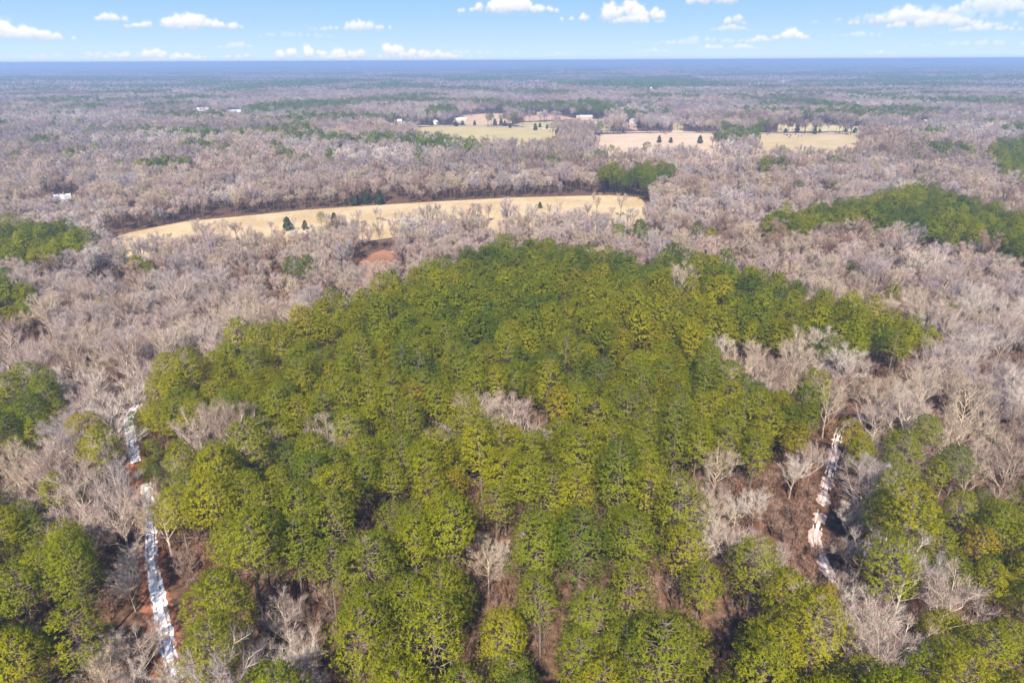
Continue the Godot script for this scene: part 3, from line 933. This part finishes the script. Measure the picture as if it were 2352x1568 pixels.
func track_x(line: PackedVector2Array, z: float) -> float:
	for i in line.size() - 1:
		if (line[i].y - z) * (line[i + 1].y - z) <= 0.0:
			return lerpf(line[i].x, line[i + 1].x, (z - line[i].y) / (line[i + 1].y - line[i].y + 1e-6))
	return line[0].x + (z - line[0].y) * (0.58 if line[0].x < 0 else -0.62) if z < line[0].y else line[line.size() - 1].x

# where a point shows: x and y from -1 to 1 inside the frame, and how far off it lies
func seen_at(p: Vector3) -> Vector3:
	var q := cam.transform.affine_inverse() * p
	var k := tan(deg_to_rad(cam.fov) * 0.5)
	return Vector3(q.x / (-q.z * k * 1.5), q.y / (-q.z * k), -q.z)

func plant() -> void:
	var r := RandomNumberGenerator.new()
	r.seed = 2024
	# ---- the stock of shapes
	var pines_near := []
	for k in 10:
		pines_near.append(pine(r, r.randf_range(15.5, 18.0), r.randf_range(6.9, 8.2), r.randf_range(7.2, 9.2), 58, 21, 640 if k < 6 else 260, 6, 0.36, 0.043, k > 6))
	var pines_mid := []
	for k in 6:
		var p := pine(r, r.randf_range(15.5, 18.0), r.randf_range(6.9, 8.2), r.randf_range(7.4, 9.2), 44, 13, 330, 6, 0.44, 0.068)
		pines_mid.append(both(p[0], p[1]))
	var pines_far := []
	for k in 4:
		var p := pine(r, r.randf_range(15.0, 18.0), r.randf_range(7.4, 8.8), r.randf_range(6.5, 8.5), 22, 3, 90, 4, 0.95, 0.26)
		pines_far.append(both(p[0], p[1]))
	var bare_near := []
	for k in 10:
		bare_near.append(hardwood(r, r.randf_range(12.0, 15.5), r.randf_range(8.0, 10.5), 11, 8, 70, 0.85, 0.0135, r.randf_range(0.2, 0.55)))
	var bare_mid := []
	for k in 7:
		var p := hardwood(r, r.randf_range(11.5, 16.5), r.randf_range(5.5, 9.8), 8, 6, 56, 1.05, 0.024, r.randf_range(0.35, 0.7))
		bare_mid.append(both(p[0], p[1]))
	var bare_far := []
	for k in 5:
		var p := hardwood(r, r.randf_range(11.5, 16.5), r.randf_range(6.0, 9.8), 6, 5, 22, 1.6, 0.062, 0.6)
		bare_far.append(both(p[0], p[1]))
	var brush := []
	for k in 5:
		var p := hardwood(r, r.randf_range(3.5, 6.0), r.randf_range(2.4, 3.6), 5, 4, 20, 0.6, 0.014, 0.25)
		brush.append(both(p[0], p[1]))
	var cedars := []
	for k in 3:
		cedars.append(cedar(r))

	# ---- what grows where: [x, z, size, tint]
	var pine_spots := []
	var bare_spots := []
	for i in range(0, LONE_PINES.size(), 4):
		pine_spots.append([LONE_PINES[i], LONE_PINES[i + 1], clampf(LONE_PINES[i + 2] / 6.9, 0.55, 1.2), LONE_PINES[i + 3], true])
	for i in range(0, LONE_BARE.size(), 3):
		bare_spots.append([LONE_BARE[i], LONE_BARE[i + 1], clampf(LONE_BARE[i + 2] / 9.5, 0.45, 1.08), 2 if LONE_BARE[i + 2] < 7.0 else r.randi() % 3, true])
	var near := func(x: float, z: float, list: Array, gap: float) -> bool:
		for s in list:
			if absf(s[0] - x) < gap and absf(s[1] - z) < gap:
				return true
		return false
	var lone_pines := pine_spots.duplicate()
	var lone_bare := bare_spots.duplicate()
	var old_pines := []
	for q in scatter(r, 40.0, 700.0, 3.55):
			var px: float = q.x
			var pz: float = q.y
			var where := in_pine_stand(px, pz)
			if where == "" or in_field(px, pz) or from_line(px, pz, track_left) < (5.4 if pz > -112.0 else 3.6) or from_line(px, pz, track_right) < 4.0 or near.call(px, pz, lone_pines, 3.0) or near.call(px, pz, lone_bare, 3.2):
				continue
			if r.randf() < (0.45 if where == "right_far" else 0.12 if where.begins_with("right_belt") else 0.04) or (pz > -110.0 and mottle.get_noise_2d(px * 0.5, pz * 0.5) < -0.36):
				continue
			var v := mottle.get_noise_2d(px * 0.22 + 500.0, pz * 0.22) * 2.2 + r.randfn(0.0, 0.75)
			var tint := 0 if v < -1.35 else 1 if v < -0.4 else 2 if v < 0.55 else 3 if v < 1.9 else 4
			if pz < -235.0:
				tint = maxi(tint - 1, 0)   # the farther stands are an older, darker green
			var old := where == "central" and pz > -112.0   # the older, wider trees in front stand farther apart
			if old and near.call(px, pz, old_pines, 3.85):
				continue
			var size := r.randf_range(0.86, 1.24) if old else r.randf_range(0.68, 1.06)
			pine_spots.append([px, pz, size, tint, false])
			if old:
				old_pines.append(pine_spots[-1])
	for q in scatter(r, 38.0, 480.0, 4.0):
			var px := q.x
			var pz := q.y
			if in_pine_stand(px, pz) != "" or in_field(px, pz) or in_far_wood(px, pz) or from_line(px, pz, track_left) < 2.9 or from_line(px, pz, track_right) < 2.5 or near.call(px, pz, lone_pines, 3.0) or near.call(px, pz, lone_bare, 3.6):
				continue
			if mottle.get_noise_2d(px * 0.35 + 70.0, pz * 0.35) < -0.34:
				continue
			var v := mottle.get_noise_2d(px * 0.16 + 900.0, pz * 0.16) * 2.6 + r.randfn(0.0, 0.7)
			var tint := 3 if v < -1.2 else 1 if v < -0.5 else 0 if v < 0.7 else 4 if v < 1.4 else 2
			bare_spots.append([px, pz, r.randf_range(0.62, 1.12), tint, false])

	# ---- the 300 of each kind that show largest stand as things, the rest as masses
	var by_size := func(a: Array, b: Array) -> bool: return a[5] > b[5]
	for list in [pine_spots, bare_spots]:
		for s in list:
			var q := seen_at(Vector3(s[0], 10.0 * s[2], s[1]))
			var shows := q.z > 1.0 and absf(q.x) < 1.03 and q.y > -1.12 and q.y < 1.0
			s.append((s[2] / q.z * (1.5 if s[4] else 1.0)) if shows else 0.0)
		list.sort_custom(by_size)
	stand_trees(pine_spots.slice(0, 296), pines_near, needle_mats, "pine_tree", "pine", r)
	stand_trees(bare_spots.slice(0, 292), bare_near, twig_mats, "bare_tree", "tree", r)

	var masses := {}
	var keep := func(name_: String, shape: Mesh, mats: Array, t: Transform3D, c: Color) -> void:
		var key := [name_, shape]
		if not masses.has(key):
			masses[key] = [Mass.new(), mats]
		masses[key][0].where.append(t)
		masses[key][0].tint.append(c)
	var pine_two := [bark, needle_copies]
	var bare_two := [pale_bark, twig_copies]
	var near_both := pines_near.map(func(p): return both(p[0], p[1]))
	var bare_both := bare_near.map(func(p): return both(p[0], p[1]))
	for s in pine_spots.slice(296):
		var d := Vector2(s[0], s[1]).length()
		var shape: Mesh = near_both[r.randi() % 10] if d < 170.0 else pines_mid[r.randi() % 6]
		keep.call("pine_wood", shape, pine_two, stood(s[0], s[1], r.randf() * TAU, s[2], s[2] * r.randf_range(0.9, 1.08)), tinted(PINE_TINTS[s[3]], r, 0.14))
	for s in bare_spots.slice(292):
		var d := Vector2(s[0], s[1]).length()
		var shape: Mesh = bare_both[r.randi() % 10] if d < 190.0 else bare_mid[r.randi() % 7]
		keep.call("bare_wood", shape, bare_two, stood(s[0], s[1], r.randf() * TAU, s[2], s[2] * r.randf_range(0.88, 1.12)), tinted(TWIG_TINTS[s[3]], r, 0.16))

	# ---- farther woods, single trees to 1.9 km
	var z := -470.0
	while z > -1900.0:
		var step := 6.2 if z > -1000.0 else 7.5
		var x := z * 0.80 - 20.0
		while x < -z * 0.80 + 20.0:
			var px := x + r.randf_range(-3, 3)
			var pz := z + r.randf_range(-3, 3)
			x += step
			if in_field(px + mottle.get_noise_2d(px * 0.5, pz * 0.3) * 22.0, pz + mottle.get_noise_2d(px * 0.5 + 77.0, pz * 0.3) * 55.0):
				continue
			var wood := in_far_wood(px, pz)
			var stand := pz > -900.0 and in_pine_stand(px, pz) != ""
			if stand:
				if pz > -700.0:
					continue
				wood = true
			var stray := woods.get_noise_2d(px * 0.55 + 3100.0, pz * 0.55)
			if (wood and r.randf() < 0.8) or (stray > (0.25 if pz > -1000.0 else 0.20) and pz < -520.0 and r.randf() < 0.6) or r.randf() < 0.008:
				keep.call("pine_wood", pines_far[r.randi() % 4], pine_two, stood(px, pz, r.randf() * TAU, r.randf_range(0.8, 1.15), r.randf_range(0.8, 1.1)), tinted(PINE_TINTS[0 if r.randf() < 0.7 else 1], r, 0.2))
			else:
				var v := mottle.get_noise_2d(px * 0.05 + 900.0, pz * 0.05) * 3.0 + r.randfn(0.0, 0.6)
				var tint := 3 if v < -1.3 else 1 if v < -0.6 else 0 if v < 0.5 else 4 if v < 1.3 else 2
				keep.call("bare_wood", bare_far[r.randi() % 5], bare_two, stood(px, pz, r.randf() * TAU, r.randf_range(0.75, 1.15), r.randf_range(0.7, 1.12)), tinted(TWIG_TINTS[tint], r, 0.24).darkened(clampf(0.13 - woods.get_noise_2d(px * 0.6 + 900.0, pz * 0.9) * 0.55, 0.0, 0.4)))  # base darkening stands in for missing twig self-shadow; noise varies it by stand
		z -= step
	# ---- and patches of woodland to the horizon
	var patches := [far_patch(r, false), far_patch(r, false), far_patch(r, false)]
	var dark := [far_patch(r, true), far_patch(r, true)]
	z = -1880.0
	while z > -9000.0:
		var step := 19.0 + maxf(0.0, -z - 2500.0) * 0.004
		var x := z * 0.80
		while x < -z * 0.80:
			var px := x + r.randf_range(-6, 6)
			var pz := z + r.randf_range(-6, 6)
			x += step
			if in_field(px, pz):
				continue
			var grow := step / 19.0
			if in_far_wood(px, pz) or woods.get_noise_2d(px * 0.25, pz * 0.42) > 0.13:
				keep.call("far_pine_wood", dark[r.randi() % 2], [needle_copies], stood(px, pz, r.randf() * TAU, grow, r.randf_range(0.9, 1.25)), tinted(PINE_TINTS[0], r, 0.2))
			else:
				keep.call("far_bare_wood", patches[r.randi() % 3], [twig_copies], stood(px, pz, r.randf() * TAU, grow, r.randf_range(0.75, 1.1)), tinted(TWIG_TINTS[[0, 4, 4, 3, 1][r.randi() % 5]], r, 0.12).darkened(0.25))
		z -= step
	# ---- brush under and between the trees
	z = -40.0
	while z > -230.0:
		var x := z * 0.80 - 20.0
		while x < -z * 0.80 + 20.0:
			var px := x + r.randf_range(-1.4, 1.4)
			var pz := z + r.randf_range(-1.4, 1.4)
			x += 2.3
			if from_line(px, pz, track_left) < 1.9 or from_line(px, pz, track_right) < 1.3 or in_field(px, pz) or mottle.get_noise_2d(px * 0.6, pz * 0.6 + 40.0) < -0.25:
				continue
			var s := r.randf_range(0.5, 1.15)
			keep.call("brush", brush[r.randi() % 5], bare_two, stood(px, pz, r.randf() * TAU, s, s), tinted([0.27, 0.165, 0.12] if r.randf() < 0.6 else [0.30, 0.22, 0.19], r, 0.15))
		z -= 2.3
	for key in masses:
		mass(key[0], key[1], masses[key][1], masses[key][0])

	# ---- cedars in the open and single dark evergreens
	var places := ["at the edge of the yellow field", "by the gravel road and the far pastures"]
	var needles: StandardMaterial3D = needle_copies.duplicate()
	needles.albedo_color = lin(0.060, 0.088, 0.038)
	for i in range(0, CEDARS.size(), 3):
		var cx: float = CEDARS[i]
		var cz: float = CEDARS[i + 1]
		var s: float = minf(CEDARS[i + 2] / 5.8, 1.2)
		var far := cz < -600.0
		var o := thing("cedar_tree", cedar_label(i / 3, far, cx), "tree", Vector3(cx, ground_at(cx, cz), cz), r.randf() * TAU, "dark cedars standing in the open")
		o.scale = Vector3(s, s * r.randf_range(0.75, 1.15), s)
		var c = cedars[r.randi() % 3]
		part("trunk", c[0], bark, o)
		part("crown", c[1], needles, o)

func cedar_label(k: int, far: bool, x: float) -> String:
	var rank := 1
	for i in range(0, CEDARS.size(), 3):
		if (CEDARS[i + 1] < -600.0) == far and float(CEDARS[i]) / float(CEDARS[i + 1]) > x / float(CEDARS[k * 3 + 1]):
			rank += 1
	return "dark cedar, %s from the left of those %s" % [ordinal(rank), "by the gravel road and far pastures" if far else "along the yellow field"]

func ordinal(n: int) -> String:
	var low := ["zeroth", "first", "second", "third", "fourth", "fifth", "sixth", "seventh", "eighth", "ninth", "tenth", "eleventh", "twelfth", "thirteenth", "fourteenth", "fifteenth", "sixteenth", "seventeenth", "eighteenth", "nineteenth"]
	if n < 20:
		return low[n]
	var tens: String = ["", "", "twent", "thirt", "fort", "fift", "sixt", "sevent", "eight", "ninet"][n / 10]
	return tens + "ieth" if n % 10 == 0 else tens + "y-" + low[n % 10]

func tinted(t: Array, r: RandomNumberGenerator, by: float) -> Color:
	var k := r.randf_range(1.0 - by, 1.0 + by)
	return Color(t[0] * k * r.randf_range(0.94, 1.06), t[1] * k, t[2] * k * r.randf_range(0.92, 1.08))

# Each tree a thing with trunk and crown; its label says its look, where it grows, and its place in its row there.
func stand_trees(spots: Array, shapes: Array, mats: Array, called: String, category: String, r: RandomNumberGenerator) -> void:
	var rows := {}
	for s in spots:
		var q := seen_at(Vector3(s[0], 12.0 * s[2], s[1]))
		var level := 0 if q.y < -0.72 else 1 if q.y < -0.45 else 2 if q.y < -0.2 else 3
		var word: String = (PINE_WORDS if called == "pine_tree" else TWIG_WORDS)[s[3]]
		var key := "%s|%d|%s" % [zone(s[0], s[1]), level, word]
		s.append(key)
		s.append(q.x)
		if not rows.has(key):
			rows[key] = []
		rows[key].append(q.x)
	for key in rows:
		rows[key].sort()
	var levels := ["along the bottom edge", "in the lower quarter", "below the middle", "above the middle"]
	var made := {}
	for s in spots:
		var bits: PackedStringArray = s[6].split("|")
		var row: Array = rows[s[6]]
		var rank := row.find(s[7]) + 1
		var kind := "pine" if called == "pine_tree" else "bare tree"
		var label := "%s %s %s %s, %s, %s" % ["only" if row.size() == 1 else ordinal(rank), bits[2], kind, "there" if row.size() == 1 else "from the left", bits[0], levels[bits[1].to_int()]]
		var shape := r.randi() % shapes.size()
		if s[4] and called == "pine_tree":
			shape = 7 + r.randi() % 3
		var at := Vector3(s[0], ground_at(s[0], s[1]) - 0.1, s[1])
		var group := "pines of the plantation and its edges" if called == "pine_tree" else "leafless hardwoods round the pines"
		var key := [shape, s[3]]
		var o: Node3D
		if made.has(key):
			o = made[key].duplicate()
			o.name = numbered(called)
			add_child(o)
			o.position = at
			tag(o, label, category, group)
		else:
			o = thing(called, label, category, at, 0.0, group)
			part("trunk", shapes[shape][0], bark if called == "pine_tree" else pale_bark, o)
			part("crown", shapes[shape][1], mats[s[3]], o)
			made[key] = o
		o.rotation.y = r.randf() * TAU
		o.scale = Vector3(s[2], s[2] * r.randf_range(0.86, 1.12), s[2])

func build_farms() -> void:
	var b := BUILDINGS
	var white := lin(0.44, 0.44, 0.46)
	var grey := lin(0.42, 0.42, 0.45)
	building("ranch_house", "long low grey-roofed house behind the green field", b.ranch, Vector3(19, 2.9, 9), 2.2, 0.05, lin(0.42, 0.33, 0.28), lin(0.38, 0.36, 0.38), 7, true)
	building("blue_roof_house", "small white house with a blue-grey roof beside the clay yard", b.blue, Vector3(9, 3.6, 7.5), 2.8, 0.6, white, lin(0.30, 0.40, 0.52), 3)
	building("trailer_home", "long white trailer home left of the upper tan field", b.trailer, Vector3(17, 2.8, 5), 0.9, -0.12, white, lin(0.8, 0.8, 0.82), 5)
	building("white_house", "small white house between two dark cedars at the road's left end", b.white_house, Vector3(5.5, 2.6, 4), 1.9, 0.1, white, lin(0.72, 0.72, 0.74), 3)
	building("pale_house", "narrow pale house among bare trees above the gravel road", b.pale, Vector3(6, 3.6, 7), 2.4, 1.2, lin(0.55, 0.56, 0.6), lin(0.5, 0.52, 0.58), 2)
	building("white_warehouse", "white metal warehouse in the far woods, left", b.warehouse, Vector3(24, 4.0, 12), 1.6, 0.1, white, lin(0.55, 0.56, 0.58), 4)
	building("greenhouse", "low pale blue-roofed shed right of the white warehouse", b.greenhouse, Vector3(20, 2.8, 9), 1.3, 0.2, lin(0.55, 0.55, 0.52), lin(0.50, 0.62, 0.70), 4)
	building("grey_house", "pale grey-roofed house half hidden by bare trees, far left", b.grey_house, Vector3(11, 3.0, 8), 2.6, 0.5, lin(0.40, 0.40, 0.42), lin(0.34, 0.37, 0.43), 4, true)
	building("brown_house", "brown-roofed house in a clearing among the left woods", b.brown, Vector3(10, 3.0, 8), 2.2, 0.2, lin(0.5, 0.34, 0.25), lin(0.36, 0.24, 0.20), 3, true)
	building("white_shed", "tiny white shed left of the brown-roofed house", b.shed_e, Vector3(5, 2.6, 4), 1.2, 0.3, white, white, 1)
	building("yellow_shed", "small yellowish shed at the photo's left edge, beyond the woods", b.yellow, Vector3(8, 3.0, 5), 1.4, 0.2, lin(0.62, 0.52, 0.30), lin(0.6, 0.52, 0.36), 2)
	building("white_barn", "white barn with a pale roof below the long far pine wood", b.barn, Vector3(18, 5.0, 12), 2.6, 0.15, white, lin(0.8, 0.82, 0.86), 3)
	building("white_shed", "small white shed left of the trailer home, deeper in the woods", b.shed_a, Vector3(8, 3.2, 6), 1.5, 0.0, white, white, 2)
	building("white_shed", "pale shed alone in the far woods right of the long pine wood", b.shed_b, Vector3(24, 5.0, 14), 2.4, 0.1, white, white, 3)
	building("white_shed", "pale shed in the far left woods, beyond the white warehouse", b.shed_d, Vector3(20, 5.0, 14), 2.4, 0.1, white, white, 3)
	building("white_shed", "white shed in the hazy woods straight beyond the tan field", b.shed_f, Vector3(14, 5.0, 10), 2.2, 0.1, white, white, 3)
	building("farm_buildings", "pale far barn with a green-yellow yard near the right skyline", b.sheds_c, Vector3(46, 8.0, 24), 4.0, 0.1, white, white, 5)
	building("farm_buildings", "pale barn at the right skyline, right of its neighbour barn", b.shed_i, Vector3(30, 8.0, 20), 4.0, 0.1, white, white, 4)
	building("red_shed", "tiny red shed in the bare woods beyond the yellow field", b.red, Vector3(4.5, 2.8, 4), 1.4, 0.3, lin(0.45, 0.1, 0.09), lin(0.42, 0.12, 0.10), 1)
	building("white_shed", "little white shed at the left end of the long ranch house", b.shed_g, Vector3(3.5, 2.6, 3), 1.0, 0.1, white, white, 1)
	building("brick_house", "low tan house among trees at the right, beyond the cattle pasture", b.long_right, Vector3(15, 3.0, 8), 1.8, 0.1, lin(0.48, 0.36, 0.29), lin(0.4, 0.33, 0.30), 5)
	building("distribution_hall", "huge white flat-looking hall on the horizon", b.horizon, Vector3(360, 16, 90), 6.0, 0.02, white, lin(0.85, 0.86, 0.88), 12)
	# a lattice mast on the skyline at the right
	var mast := thing("radio_mast", "thin grey lattice radio mast on the skyline, right of the centre", "mast", Vector3(2790, ground_at(2790, -6000), -6000))
	var legs := Stock.new()
	for k in 3:
		var p := TAU * k / 3.0
		legs.limb(Vector3(cos(p) * 1.6, -3, sin(p) * 1.6), Vector3(cos(p) * 0.5, 84, sin(p) * 0.5), 0.22, 0.14, 4, Color.WHITE)
	for k in 20:
		var h := k * 4.2
		for q in 3:
			var a := TAU * q / 3.0
			var b2 := TAU * (q + 1) / 3.0
			var w1 := lerpf(1.6, 0.5, h / 84.0)
			var w2 := lerpf(1.6, 0.5, (h + 4.2) / 84.0)
			legs.limb(Vector3(cos(a) * w1, h, sin(a) * w1), Vector3(cos(b2) * w2, h + 4.2, sin(b2) * w2), 0.09, 0.09, 3, Color.WHITE)
	part("lattice", legs.done(), mat(lin(0.4, 0.4, 0.42), 0.5), mast)
	mast.position.y = -1.5

	var hide := mat(lin(0.018, 0.015, 0.014), 0.7)
	var cow := cow_mesh()
	for i in range(0, COWS.size(), 2):
		var rank := 1
		for j in range(0, COWS.size(), 2):
			if COWS[j] / float(-COWS[j + 1]) < COWS[i] / float(-COWS[i + 1]):
				rank += 1
		var x: float = COWS[i]
		var z: float = COWS[i + 1]
		var o := thing("cow", "black cow in the cattle pasture, %s from the left" % ordinal(rank), "cow", Vector3(x, ground_at(x, z) + 0.15, z), i * 1.7, "black cows grazing in the pasture")
		part("body", cow, hide, o)
		o.scale = Vector3.ONE * 1.1
